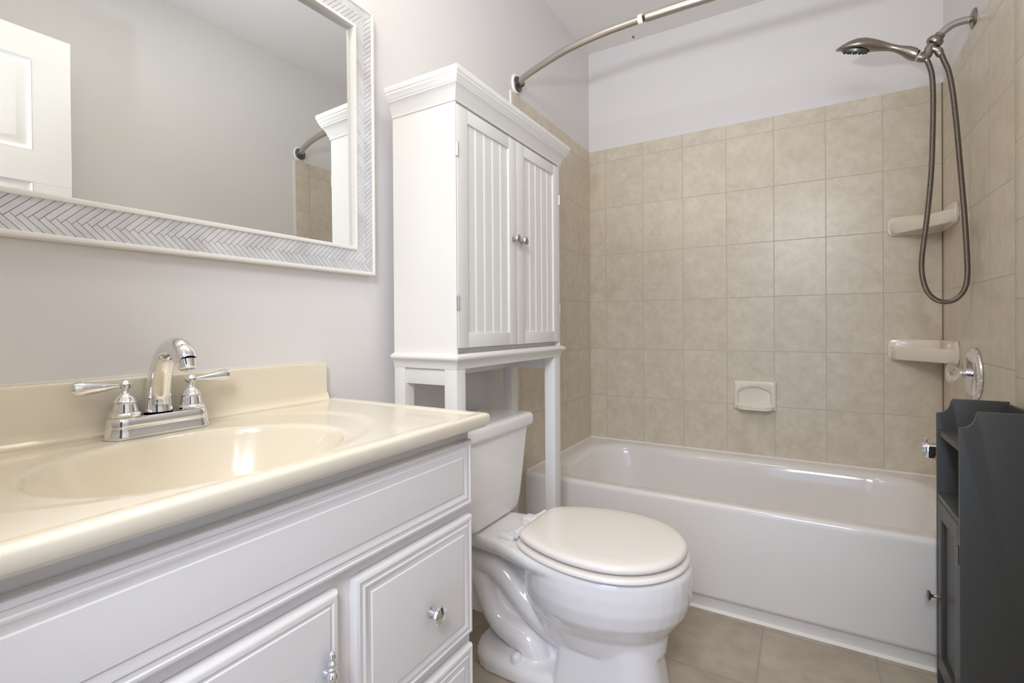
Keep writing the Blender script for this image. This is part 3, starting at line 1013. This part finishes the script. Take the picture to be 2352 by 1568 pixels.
bm = BM()
loft(bm, [trect(0.060, 0.180, 0.085, 0.3905, 0.02), trect(0.046, 0.196, 0.128, 0.393, 0.03), trect(0.040, 0.202, 0.143, 0.400, 0.034), trect(0.037, 0.205, 0.152, 0.415, 0.035), trect(0.035, 0.206, 0.163, 0.45, 0.035), trect(0.032, 0.208, 0.185, 0.56, 0.035), trect(0.030, 0.210, 0.2035, 0.655, 0.035), trect(0.030, 0.210, 0.204, 0.664, 0.035)])
obj('tank', bm, M['porcelain'], toi, smooth=50)
bm = BM()
loft(bm, [trect(0.024, 0.218, 0.214, 0.6635, 0.03), trect(0.022, 0.221, 0.218, 0.666, 0.03), trect(0.020, 0.223, 0.2215, 0.676, 0.032), trect(0.019, 0.224, 0.2225, 0.692, 0.034), trect(0.021, 0.222, 0.2200, 0.699, 0.034), trect(0.027, 0.216, 0.213, 0.7045, 0.034), trect(0.040, 0.204, 0.200, 0.7065, 0.03)])
obj('tank_lid', bm, M['porcelain'], toi, smooth=60)
# ------------------------------------------------------------------ bathtub
TF, TR = -0.757, 0.381
tub = thing('bathtub', 'white alcove bathtub with plain apron below the beige tiled wall', 'bathtub', (0.75, TF / 2, 0))
x0, x1, y0, y1 = T + 0.001, W - T - 0.001, TF, -T - 0.001
bm = BM()
nn = 14


def rr3(a, b_, c, d, r, z):
    return [(x, y, z) for x, y in rrect(a, b_, c, d, r, nn)]


opx0, opx1, opy0, opy1 = 0.085, 1.425, -0.690, -0.072
rings = [rr3(x0, x1, y0 + 0.016, y1, 0.002, TR), rr3(opx0 - 0.03, opx1 + 0.03, opy0 - 0.025, opy1 + 0.025, 0.20, TR + 0.0005),
         rr3(opx0 - 0.014, opx1 + 0.014, opy0 - 0.012, opy1 + 0.012, 0.185, TR - 0.0015)]
for ins_, dz_ in ((0.0, 0.009), (0.008, 0.020), (0.013, 0.040), (0.024, 0.12), (0.040, 0.22), (0.056, 0.275), (0.085, 0.312), (0.13, 0.325)):
    rings.append(rr3(opx0 + ins_ * 2.0, opx1 - ins_ * 1.2, opy0 + ins_, opy1 - ins_, 0.175 - ins_ * 0.35, TR - dz_))
loft(bm, rings, cap0=False)
obj('basin', bm, M['tub'], tub, smooth=70)
bm = BM()
prof = [(TF + 0.016, TR), (TF + 0.010, TR - 0.0012), (TF + 0.0045, TR - 0.005), (TF + 0.0012, TR - 0.011), (TF, TR - 0.020), (TF + 0.0005, 0.062), (TF + 0.0015, 0.055), (TF + 0.005, 0.050), (TF + 0.0135, 0.047), (TF + 0.0155, 0.043), (TF + 0.0150, 0.0), (TF + 0.05, 0.0), (TF + 0.05, TR - 0.03)]
prism(bm, prof, 'X', x0, x1)
obj('apron', bm, M['tub'], tub, smooth=50)
bm = BM()
prism(bm, [(TF + 0.016, 0.0), (TF + 0.007, 0.0), (TF + 0.010, 0.005), (TF + 0.016, 0.009)], 'X', x0, x1 - 0.02)
obj('caulk_bead', bm, M['caulk'], tub, 'white caulk line along the floor')
bm = BM()
prism(bm, [(y1 + 0.0005, TR + 0.007), (y1 - 0.006, TR + 0.0005), (y1 + 0.0005, TR - 0.002)], 'X', x0, x1)
prism(bm, [(x0 - 0.0005, TR + 0.007), (x0 + 0.006, TR + 0.0005), (x0 - 0.0005, TR - 0.002)], 'Y', TF + 0.012, y1)
prism(bm, [(x1 + 0.0005, TR + 0.007), (x1 - 0.006, TR + 0.0005), (x1 + 0.0005, TR - 0.002)], 'Y', TF + 0.012, y1)
obj('caulk_bead', bm, M['caulk'], tub, 'white caulk line along the tile')

# ------------------------------------------------------------------ ceramic wall accessories
sx0, sx1, sz0, sz1 = 0.7355, 0.9125, 0.602, 0.7345
sd = thing('soap_dish', 'almond ceramic wall soap dish with arched recess above the bathtub', 'soap dish', ((sx0 + sx1) / 2, -T, sz0))
bm = BM()
YB = -T - 0.0005
outer = []
inner = []
n_ = 48
ccx, ccz = (sx0 + sx1) / 2, (sz0 + sz1) / 2
ix0, ix1, iz0, izs, izt = sx0 + 0.016, sx1 - 0.020, sz0 + 0.026, sz0 + 0.080, sz0 + 0.106
for i in range(n_):
    t = i / n_
    # outer rectangle by perimeter fraction, inner arch by the same fraction: bottom, right, top, left
    q = t * 4
    if q < 1:
        outer.append((sx0 + (sx1 - sx0) * q, sz0)); inner.append((ix0 + (ix1 - ix0) * q, iz0))
    elif q < 2:
        outer.append((sx1, sz0 + (sz1 - sz0) * (q - 1))); inner.append((ix1, iz0 + (izs - iz0) * (q - 1)))
    elif q < 3:
        u_ = q - 2
        outer.append((sx1 - (sx1 - sx0) * u_, sz1)); inner.append((ix1 - (ix1 - ix0) * u_, izs + (izt - izs) * math.sin(PI * u_) ** 0.75))
    else:
        outer.append((sx0, sz1 - (sz1 - sz0) * (q - 3))); inner.append((ix0, izs - (izs - iz0) * (q - 3)))


def soft(p, k):
    return (ccx + (p[0] - ccx) * (1 - k / 0.08), ccz + (p[1] - ccz) * (1 - k / 0.06))


rings = []
for k, d in ((0, 0.0), (0, 0.014), (0.002, 0.018), (0.006, 0.020)):
    rings.append([(*[soft(p, k)[0]], YB - d, soft(p, k)[1]) for p in outer])
for k, d in ((-0.0035, 0.0205), (-0.001, 0.0190), (0.002, 0.010), (0.005, 0.006)):
    rings.append([(soft(p, k)[0], YB - d, soft(p, k)[1]) for p in inner])
loft(bm, rings)
obj('holder_plate', bm, M['ceramic'], sd, smooth=45)
bm = BM()
tray = []
for i in range(25):
    t = i / 24
    a = PI * t
    tray.append((ccx + 0.002 - (sx1 - sx0) * 0.42 * math.copysign(abs(math.cos(a)) ** 0.45, math.cos(a)), YB - 0.018 - 0.044 * abs(math.sin(a)) ** 0.5))
tray = [(tray[0][0], YB - 0.012)] + tray + [(tray[-1][0], YB - 0.012)]
prism(bm, tray, 'Z', sz0 + 0.003, sz0 + 0.016, 0.004)
lip = []
tube(bm, [(p[0], p[1] + 0.003, sz0 + 0.017) for p in tray[1:-1]], 0.0042, 10, 2)
obj('tray', bm, M['ceramic'], sd, smooth=50)
for k in range(7):
    bm = BM()
    px_ = ix0 + 0.014 + k * (ix1 - ix0 - 0.028) / 6
    lathe(bm, (px_, YB - 0.010, sz0 + 0.0165), (0, -1, 0), [(0, 0.0005), (0.003, 0.0042), (0.032, 0.0042), (0.036, 0.0005)], 10)
    obj('drain_rib', bm, M['ceramic'], sd)


def corner_shelf(label, z0, z1, zt):
    """corner shelf in the back right corner: z0..z1 the upstands, zt the top of the tray"""
    cx, cy = W - T - 0.0005, -T - 0.0005
    ln, lr = cx - 1.3245, 0.243
    t = thing('corner_shelf', label, 'shelf', (cx - 0.06, cy - 0.06, z0))
    bm = BM()
    poly = [(cx, cy), (cx - ln + 0.012, cy), (cx - ln + 0.006, cy - 0.018)]
    for i in range(1, 12):
        u_ = i / 12
        ax_, ay_ = cx - ln + 0.012, cy - 0.030
        bx_, by_ = cx - 0.026, cy - lr + 0.014
        qx, qy = (ax_ + bx_) / 2 + 0.004, (ay_ + by_) / 2 + 0.010
        poly.append(((1 - u_) ** 2 * ax_ + 2 * u_ * (1 - u_) * qx + u_ * u_ * bx_, (1 - u_) ** 2 * ay_ + 2 * u_ * (1 - u_) * qy + u_ * u_ * by_))
    poly += [(cx - 0.018, cy - lr + 0.008), (cx, cy - lr + 0.008)]
    cxx, cyy = cx - 0.06, cy - 0.07

    def sc(k, z):
        return [(cxx + (x - cxx) * k if x < cx - 0.001 else x, cyy + (y - cyy) * k if y < cy - 0.001 else y, z) for x, y in poly]
    loft(bm, [sc(0.80, z0 + 0.004), sc(0.93, z0 + 0.005), sc(0.985, z0 + 0.012), sc(1.0, zt - 0.012), sc(0.99, zt - 0.002), sc(0.965, zt), sc(0.93, zt - 0.002), sc(0.90, zt - 0.006)])
    obj('shelf_tray', bm, M['ceramic'], t, smooth=50)
    bm = BM()
    prof_ = [(x, z) for x, z in rrect(cx - ln, cx, z0, z1, 0.020, 6)]
    prism(bm, prof_, 'Y', cy - 0.012, cy, 0.004)
    obj('back_upstand', bm, M['ceramic'], t, smooth=50)
    bm = BM()
    prof_ = [(y, z) for y, z in rrect(cy - lr, cy - 0.004, z0, z1, 0.020, 6)]
    prism(bm, prof_, 'X', cx - 0.012, cx, 0.004)
    obj('side_upstand', bm, M['ceramic'], t, smooth=50)
    return t


corner_shelf('upper almond ceramic corner shelf behind the shower hose', 1.362, 1.438, 1.412)
corner_shelf('lower almond ceramic corner shelf above the tub valve', 0.848, 0.934, 0.904)

# ------------------------------------------------------------------ shower fittings
SYc = -0.42
arm = thing('wall_shower_mount', 'bent metal shower pipe with hand-shower bracket high on the right tiled wall', 'shower arm', (W - 0.0005, SYc, 1.99))
bm = BM()
lathe(bm, (W - 0.0003, SYc, 1.9905), (-1, 0, 0), [(0, 0.033), (0.002, 0.033), (0.006, 0.030), (0.010, 0.020), (0.012, 0.0115)], 32)
obj('flange', bm, M['nickel'], arm, 'brushed nickel wall flange')
bm = BM()
tube(bm, [(W - 0.010, SYc, 1.9905), (1.478, SYc, 1.9925), (1.456, SYc, 1.990), (1.438, SYc, 1.981), (1.422, SYc, 1.967), (1.414, SYc, 1.958)], 0.0118, 18)
obj('pipe', bm, M['galv'], arm, 'bare grey pipe')
ax = Vector((-0.0125, 0, -0.0165)).normalized()
bm = BM()
o_ = Vector((1.4205, SYc, 1.9655))
lathe(bm, o_, ax, [(0, 0.0150), (0.009, 0.0150), (0.011, 0.0125), (0.0125, 0.0190), (0.018, 0.0235), (0.027, 0.0245), (0.033, 0.0215), (0.037, 0.014)], 24)
obj('ball_joint', bm, M['nickel'], arm, 'brushed nickel swivel nut')
bm = BM()
p0 = o_ + ax * 0.034
tube(bm, [p0, p0 + ax * 0.014, (1.3865, SYc, 1.908), (1.376, SYc, 1.901), (1.3635, SYc, 1.9075)], [0.0135, 0.0132, 0.0140, 0.0150, 0.0160], 18)
tube(bm, [p0 + ax * 0.010, p0 + ax * 0.012 + Vector((0.010, 0, -0.006)), p0 + ax * 0.012 + Vector((0.022, 0, -0.014))], [0.0110, 0.0112, 0.0112], 16)
obj('bracket', bm, M['nickel'], arm, 'brushed nickel hand-shower bracket')
hexit = p0 + ax * 0.012 + Vector((0.022, 0, -0.014))

hs = thing('hand_shower', 'brushed nickel hand shower head resting in its bracket, face down', 'shower head', (1.20, SYc, 1.96))
bm = BM()
sec = []
ROLL = math.radians(21)            # the head is turned a little about its handle
st_ = [(1.1262, 1.9985, 1.9950, 0.006), (1.133, 2.003, 1.9925, 0.022), (1.145, 2.0095, 1.9885, 0.036), (1.165, 2.017, 1.983, 0.047), (1.190, 2.0205, 1.976, 0.052), (1.215, 2.0165, 1.9685, 0.048), (1.238, 2.006, 1.962, 0.036), (1.258, 1.9945, 1.958, 0.023), (1.278, 1.9815, 1.9525, 0.0155), (1.298, 1.9685, 1.9425, 0.0135), (1.318, 1.958, 1.9255, 0.0158), (1.336, 1.9495, 1.9090, 0.0192), (1.350, 1.9415, 1.8990, 0.0205), (1.3575, 1.9355, 1.8970, 0.0195)]
for x, zt_, zb_, hw in st_:
    cz, hh = (zt_ + zb_) / 2, (zt_ - zb_) / 2
    rc, rs = math.cos(ROLL), math.sin(ROLL)
    ring = []
    for i in range(24):
        a = 2 * PI * i / 24
        s_ = math.sin(a)
        dy_, dz_ = hw * math.cos(a), hh * s_
        ring.append((x + (0.004 * s_ if x > 1.33 else 0), SYc + dy_ * rc - dz_ * rs, cz + dy_ * rs + dz_ * rc))
    sec.append(ring)
loft(bm, sec)
obj('wand', bm, M['nickel'], hs, smooth=60)
bm = BM()
fn = Vector((-0.27, math.sin(ROLL), -math.cos(ROLL))).normalized()
fc = Vector((1.187, SYc, 1.9775))
lathe(bm, fc, fn, [(-0.006, 0.043), (0.002, 0.0435), (0.0045, 0.041), (0.005, 0.0)], 32)
fc_o = obj('spray_face', bm, M['darksteel'], hs, 'dark spray face')
fa, fb = frame_of(fn)
for ring_n, rr_ in ((12, 0.034), (8, 0.022)):
    for i in range(ring_n):
        a = 2 * PI * i / ring_n
        bm = BM()
        lathe(bm, fc + fn * 0.0045 + fa * (rr_ * math.cos(a)) + fb * (rr_ * math.sin(a)), fn, [(0, 0.0034), (0.003, 0.0028), (0.0042, 0.0012)], 8)
        obj('nozzle', bm, M['rubber'], fc_o)
bm = BM()
d_ = (Vector((1.3635, SYc, 1.9075)) - Vector((1.350, SYc, 1.9195))).normalized()
lathe(bm, Vector((1.3535, SYc, 1.9165)), d_, [(0, 0.0178), (0.004, 0.0178), (0.006, 0.015)], 20)
obj('gasket', bm, M['rubber'], hs, 'black rubber ring')

hose_pts = [(1.3800, SYc, 1.899), (1.3890, SYc, 1.878), (1.3985, SYc, 1.830), (1.4010, SYc, 1.740), (1.3990, SYc, 1.620), (1.3950, SYc, 1.503), (1.3840, SYc, 1.360), (1.3705, SYc, 1.230), (1.3705, SYc, 1.165), (1.3830, SYc, 1.110), (1.4060, SYc, 1.0795), (1.4330, SYc, 1.0705), (1.4590, SYc, 1.081), (1.4790, SYc, 1.112), (1.4860, SYc, 1.160), (1.4840, SYc, 1.250), (1.4790, SYc, 1.360), (1.4690, SYc, 1.520), (1.4590, SYc, 1.670), (1.4500, SYc, 1.775), (1.4400, SYc, 1.840), (1.4290, SYc, 1.876), (hexit.x + 0.004, SYc, hexit.z - 0.003)]
hz = thing('shower_hose', 'ribbed metal shower hose hanging in a long loop beside the corner', 'hose', (1.43, SYc, 1.07))
bm = BM()
tube(bm, hose_pts, 0.0078, 14, 10)
obj('hose_tube', bm, M['hose'], hz, smooth=60)
bm = BM()
hd_ = (Vector(hose_pts[-2]) - Vector(hose_pts[-1])).normalized()
lathe(bm, hexit - hd_ * 0.002, hd_, [(0, 0.0118), (0.012, 0.0118), (0.0125, 0.0106), (0.0135, 0.0116), (0.020, 0.0108), (0.024, 0.0082)], 20)
obj('hose_nut', bm, M['nickel'], hz)
bm = BM()
lathe(bm, Vector((1.3795, SYc, 1.900)), (0.009, 0, -0.021), [(0, 0.0085), (0.010, 0.0090), (0.016, 0.0075)], 16)
obj('hose_nut', bm, M['nickel'], hz)

# valve
VYc, VZc = -0.437, 0.8345
val = thing('tub_valve', 'round chrome tub valve with clear faceted knob on the right wall', 'valve', (W - T, VYc, VZc))
bm = BM()
lathe(bm, (W - T - 0.0003, VYc, VZc), (-1, 0, 0), [(0, 0.084), (0.003, 0.085), (0.007, 0.083), (0.010, 0.077), (0.0115, 0.073), (0.016, 0.070), (0.0185, 0.064), (0.0185, 0.058), (0.0165, 0.050), (0.018, 0.020), (0.019, 0.0)], 48)
obj('escutcheon', bm, M['chrome'], val)
bm = BM()
lathe(bm, (W - T - 0.016, VYc, VZc), (-1, 0, 0), [(0, 0.0165), (0.018, 0.0160), (0.019, 0.0125), (0.026, 0.012)], 24)
obj('stem', bm, M['chrome'], val)
bm = BM()
rings = []
for t_, r_ in ((0.036, 0.013), (0.044, 0.0165), (0.050, 0.025), (0.057, 0.0320), (0.066, 0.0335), (0.071, 0.029), (0.072, 0.020)):
    rings.append([(W - T - t_, VYc + r_ * (1 - 0.06 * (i % 2)) * math.cos(2 * PI * i / 16), VZc + r_ * (1 - 0.06 * (i % 2)) * math.sin(2 * PI * i / 16)) for i in range(16)])
loft(bm, rings)
obj('knob', bm, M['glass'], val, 'clear faceted acrylic knob', smooth=0)

# tub spout
sp = thing('tub_spout', 'chrome tub spout with pull-up diverter above the bathtub end', 'spout', (W - T, VYc, 0.57))
bm = BM()
sec = []
for x, zt_, zb_, hw in ((W - T - 0.0003, 0.600, 0.552, 0.026), (1.47, 0.600, 0.556, 0.025), (1.425, 0.5985, 0.562, 0.0245), (1.408, 0.5985, 0.560, 0.0245), (1.400, 0.5985, 0.5435, 0.0245), (1.385, 0.5985, 0.541, 0.0245), (1.372, 0.5975, 0.5415, 0.0235), (1.3645, 0.594, 0.545, 0.020), (1.3625, 0.588, 0.551, 0.015)):
    sec.append([(x, VYc + a_ * hw, z_) for a_, z_ in [(c[0], (zt_ + zb_) / 2 + c[1] * (zt_ - zb_) / 2) for c in rrect(-1, 1, -1, 1, 0.45, 4)]])
loft(bm, sec)
obj('spout_body', bm, M['chrome'], sp, smooth=40)
bm = BM()
lathe(bm, (1.3775, VYc, 0.598), (0, 0, 1), [(0, 0.0035), (0.009, 0.0035), (0.0105, 0.0075), (0.0135, 0.0085), (0.0155, 0.0065), (0.016, 0.0)], 18)
obj('diverter_knob', bm, M['chrome'], sp)

# ------------------------------------------------------------------ curtain rod
rod = thing('shower_curtain_rod', 'curved satin steel shower curtain rod spanning the tub alcove', 'curtain rod', (W / 2, -0.9, 2.0))
RZ = 2.0
rp = [(0.020, -0.812), (0.06, -0.842), (0.127, -0.8735), (0.205, -0.905), (0.286, -0.9335), (0.375, -0.9535), (0.4615, -0.9650), (0.5657, -0.9700), (0.689, -0.9700), (0.7845, -0.9680)]
rpR = [(0.90, -0.966), (1.02, -0.962), (1.12, -0.955), (1.21, -0.943), (1.30, -0.923), (1.38, -0.898), (1.44, -0.874), (W - 0.020, -0.852)]
bm = BM()
k_ = 6
tube(bm, [(x, y, RZ) for x, y in rp[:8]], 0.0125, 20, 8)
obj('rod_tube', bm, M['steel'], rod, 'thinner tube of the rod')
bm = BM()
tube(bm, [(0.572, -0.9702, RZ)] + [(x, y, RZ) for x, y in rp[8:]] + [(x, y, RZ) for x, y in rpR], 0.0142, 20, 8)
obj('rod_sleeve', bm, M['steel'], rod, 'wider sleeve of the rod')
bm = BM()
lathe(bm, (0.561, -0.9699, RZ), (1, 0, 0), [(0, 0.0128), (0.002, 0.0152), (0.013, 0.0152), (0.016, 0.0145)], 24)
obj('collar', bm, M['white_plastic'], rod, 'white plastic collar at the joint')
for s, xw, yw in ((1, 0.0, -0.806), (-1, W, -0.848)):
    bm = BM()
    ring0 = [(xw + s * 0.0004, yw - 0.006 + 0.030 * math.cos(2 * PI * i / 28), RZ + 0.040 * math.sin(2 * PI * i / 28)) for i in range(28)]
    ring1 = [(xw + s * 0.0085, yw - 0.006 + 0.029 * math.cos(2 * PI * i / 28), RZ + 0.039 * math.sin(2 * PI * i / 28)) for i in range(28)]
    ring2 = [(xw + s * 0.0095, yw - 0.006 + 0.026 * math.cos(2 * PI * i / 28), RZ + 0.036 * math.sin(2 * PI * i / 28)) for i in range(28)]
    loft(bm, [ring0, ring1, ring2])
    obj('wall_pad', bm, M['white_plastic'], rod, 'white oval pad against the wall')
    bm = BM()
    lathe(bm, (xw + s * 0.0098, yw, RZ), (s, 0, 0), [(0, 0.0315), (0.004, 0.0305), (0.007, 0.024), (0.009, 0.0155), (0.020, 0.0150), (0.026, 0.0135)], 28)
    obj('end_flange', bm, M['darksteel'], rod, 'dark round end flange')

# ------------------------------------------------------------------ grey floor cabinet by the right wall
GX0, GX1, GYN, GYF, GZ = 1.3405, W - 0.018, -1.0320, -0.7880, 0.7920
gc = thing('floor_cabinet', 'narrow charcoal grey floor cabinet with open cubby against the right wall', 'cabinet', ((GX0 + GX1) / 2, (GYN + GYF) / 2, 0))


def side_poly():
    pts = [(GX0, 0.0), (GX0, GZ - 0.041), (GX0 + 0.003, GZ - 0.0405)]
    for i in range(0, 11):
        a = math.radians(-80 + 75 * i / 10)
        pts.append((GX0 + 0.004 + 0.030 * (1 - 1) + 0.031 * math.cos(a) ** 1 * 0.85, GZ - 0.006 + 0.034 * math.sin(a)))
    pts += [(GX0 + 0.0345, GZ), (GX1, GZ), (GX1, 0.0)]
    return pts


for y0_, y1_ in ((GYN, GYN + 0.012), (GYF - 0.012, GYF)):
    bm = BM()
    prism(bm, side_poly(), 'Y', y0_, y1_, 0.0012)
    obj('side_panel', bm, M['grey'], gc, smooth=30)
yi0, yi1 = GYN + 0.012, GYF - 0.012
bm = BM()
box(bm, GX1 - 0.008, GX1, yi0, yi1, 0.05, GZ - 0.005)
obj('back_panel', bm, M['grey'], gc)
obj('shelf', box(BM(), GX0 + 0.004, GX1 - 0.008, yi0, yi1, 0.690, 0.7065, 0.001), M['grey'], gc)
obj('shelf', box(BM(), GX0 + 0.001, GX1 - 0.008, yi0, yi1, 0.516, 0.5315, 0.001), M['grey'], gc)
obj('shelf', box(BM(), GX0 + 0.02, GX1 - 0.008, yi0, yi1, 0.055, 0.070, 0.001), M['grey'], gc)
bm = BM()
gz0, gz1, gy0, gy1 = 0.045, 0.5145, yi0 + 0.0015, yi1 - 0.0015
sw = 0.038
box(bm, GX0 + 0.0005, GX0 + 0.0165, gy0, gy0 + sw, gz0, gz1, 0.001)
box(bm, GX0 + 0.0005, GX0 + 0.0165, gy1 - sw, gy1, gz0, gz1, 0.001)
box(bm, GX0 + 0.0005, GX0 + 0.0165, gy0 + sw - 0.001, gy1 - sw + 0.001, gz0, gz0 + 0.05)
box(bm, GX0 + 0.0005, GX0 + 0.0165, gy0 + sw - 0.001, gy1 - sw + 0.001, gz1 - 0.045, gz1)
gd = obj('door', bm, M['grey'], gc)
obj('door_panel', box(BM(), GX0 + 0.0095, GX0 + 0.0155, gy0 + sw - 0.004, gy1 - sw + 0.004, gz0 + 0.04, gz1 - 0.04), M['grey'], gd)
bm = BM()
lathe(bm, (GX0 + 0.0005, gy1 - sw / 2, 0.2485), (-1, 0, 0), [(0, 0.0075), (0.0015, 0.0075), (0.003, 0.005), (0.005, 0.0062), (0.007, 0.0048), (0.014, 0.0040), (0.018, 0.0055), (0.0205, 0.0125), (0.0235, 0.0138), (0.0262, 0.0115), (0.028, 0.004), (0.0285, 0.0)], 24)
obj('knob', bm, M['nickel'], gd, 'small nickel knob')
for zz in (0.4445, 0.115):
    bm = BM()
    box(bm, GX0 - 0.0012, GX0 + 0.001, gy0 - 0.0015, gy0 + 0.007, zz - 0.022, zz + 0.022, 0.0004)
    lathe(bm, (GX0 - 0.001, gy0 - 0.0005, zz - 0.022), (0, 0, 1), [(0, 0.0022), (0.013, 0.0022), (0.0135, 0.0018), (0.015, 0.0022), (0.029, 0.0022), (0.0295, 0.0018), (0.031, 0.0022), (0.044, 0.0022)], 10)
    obj('hinge', bm, M['nickel'], gd, 'small nickel hinge')
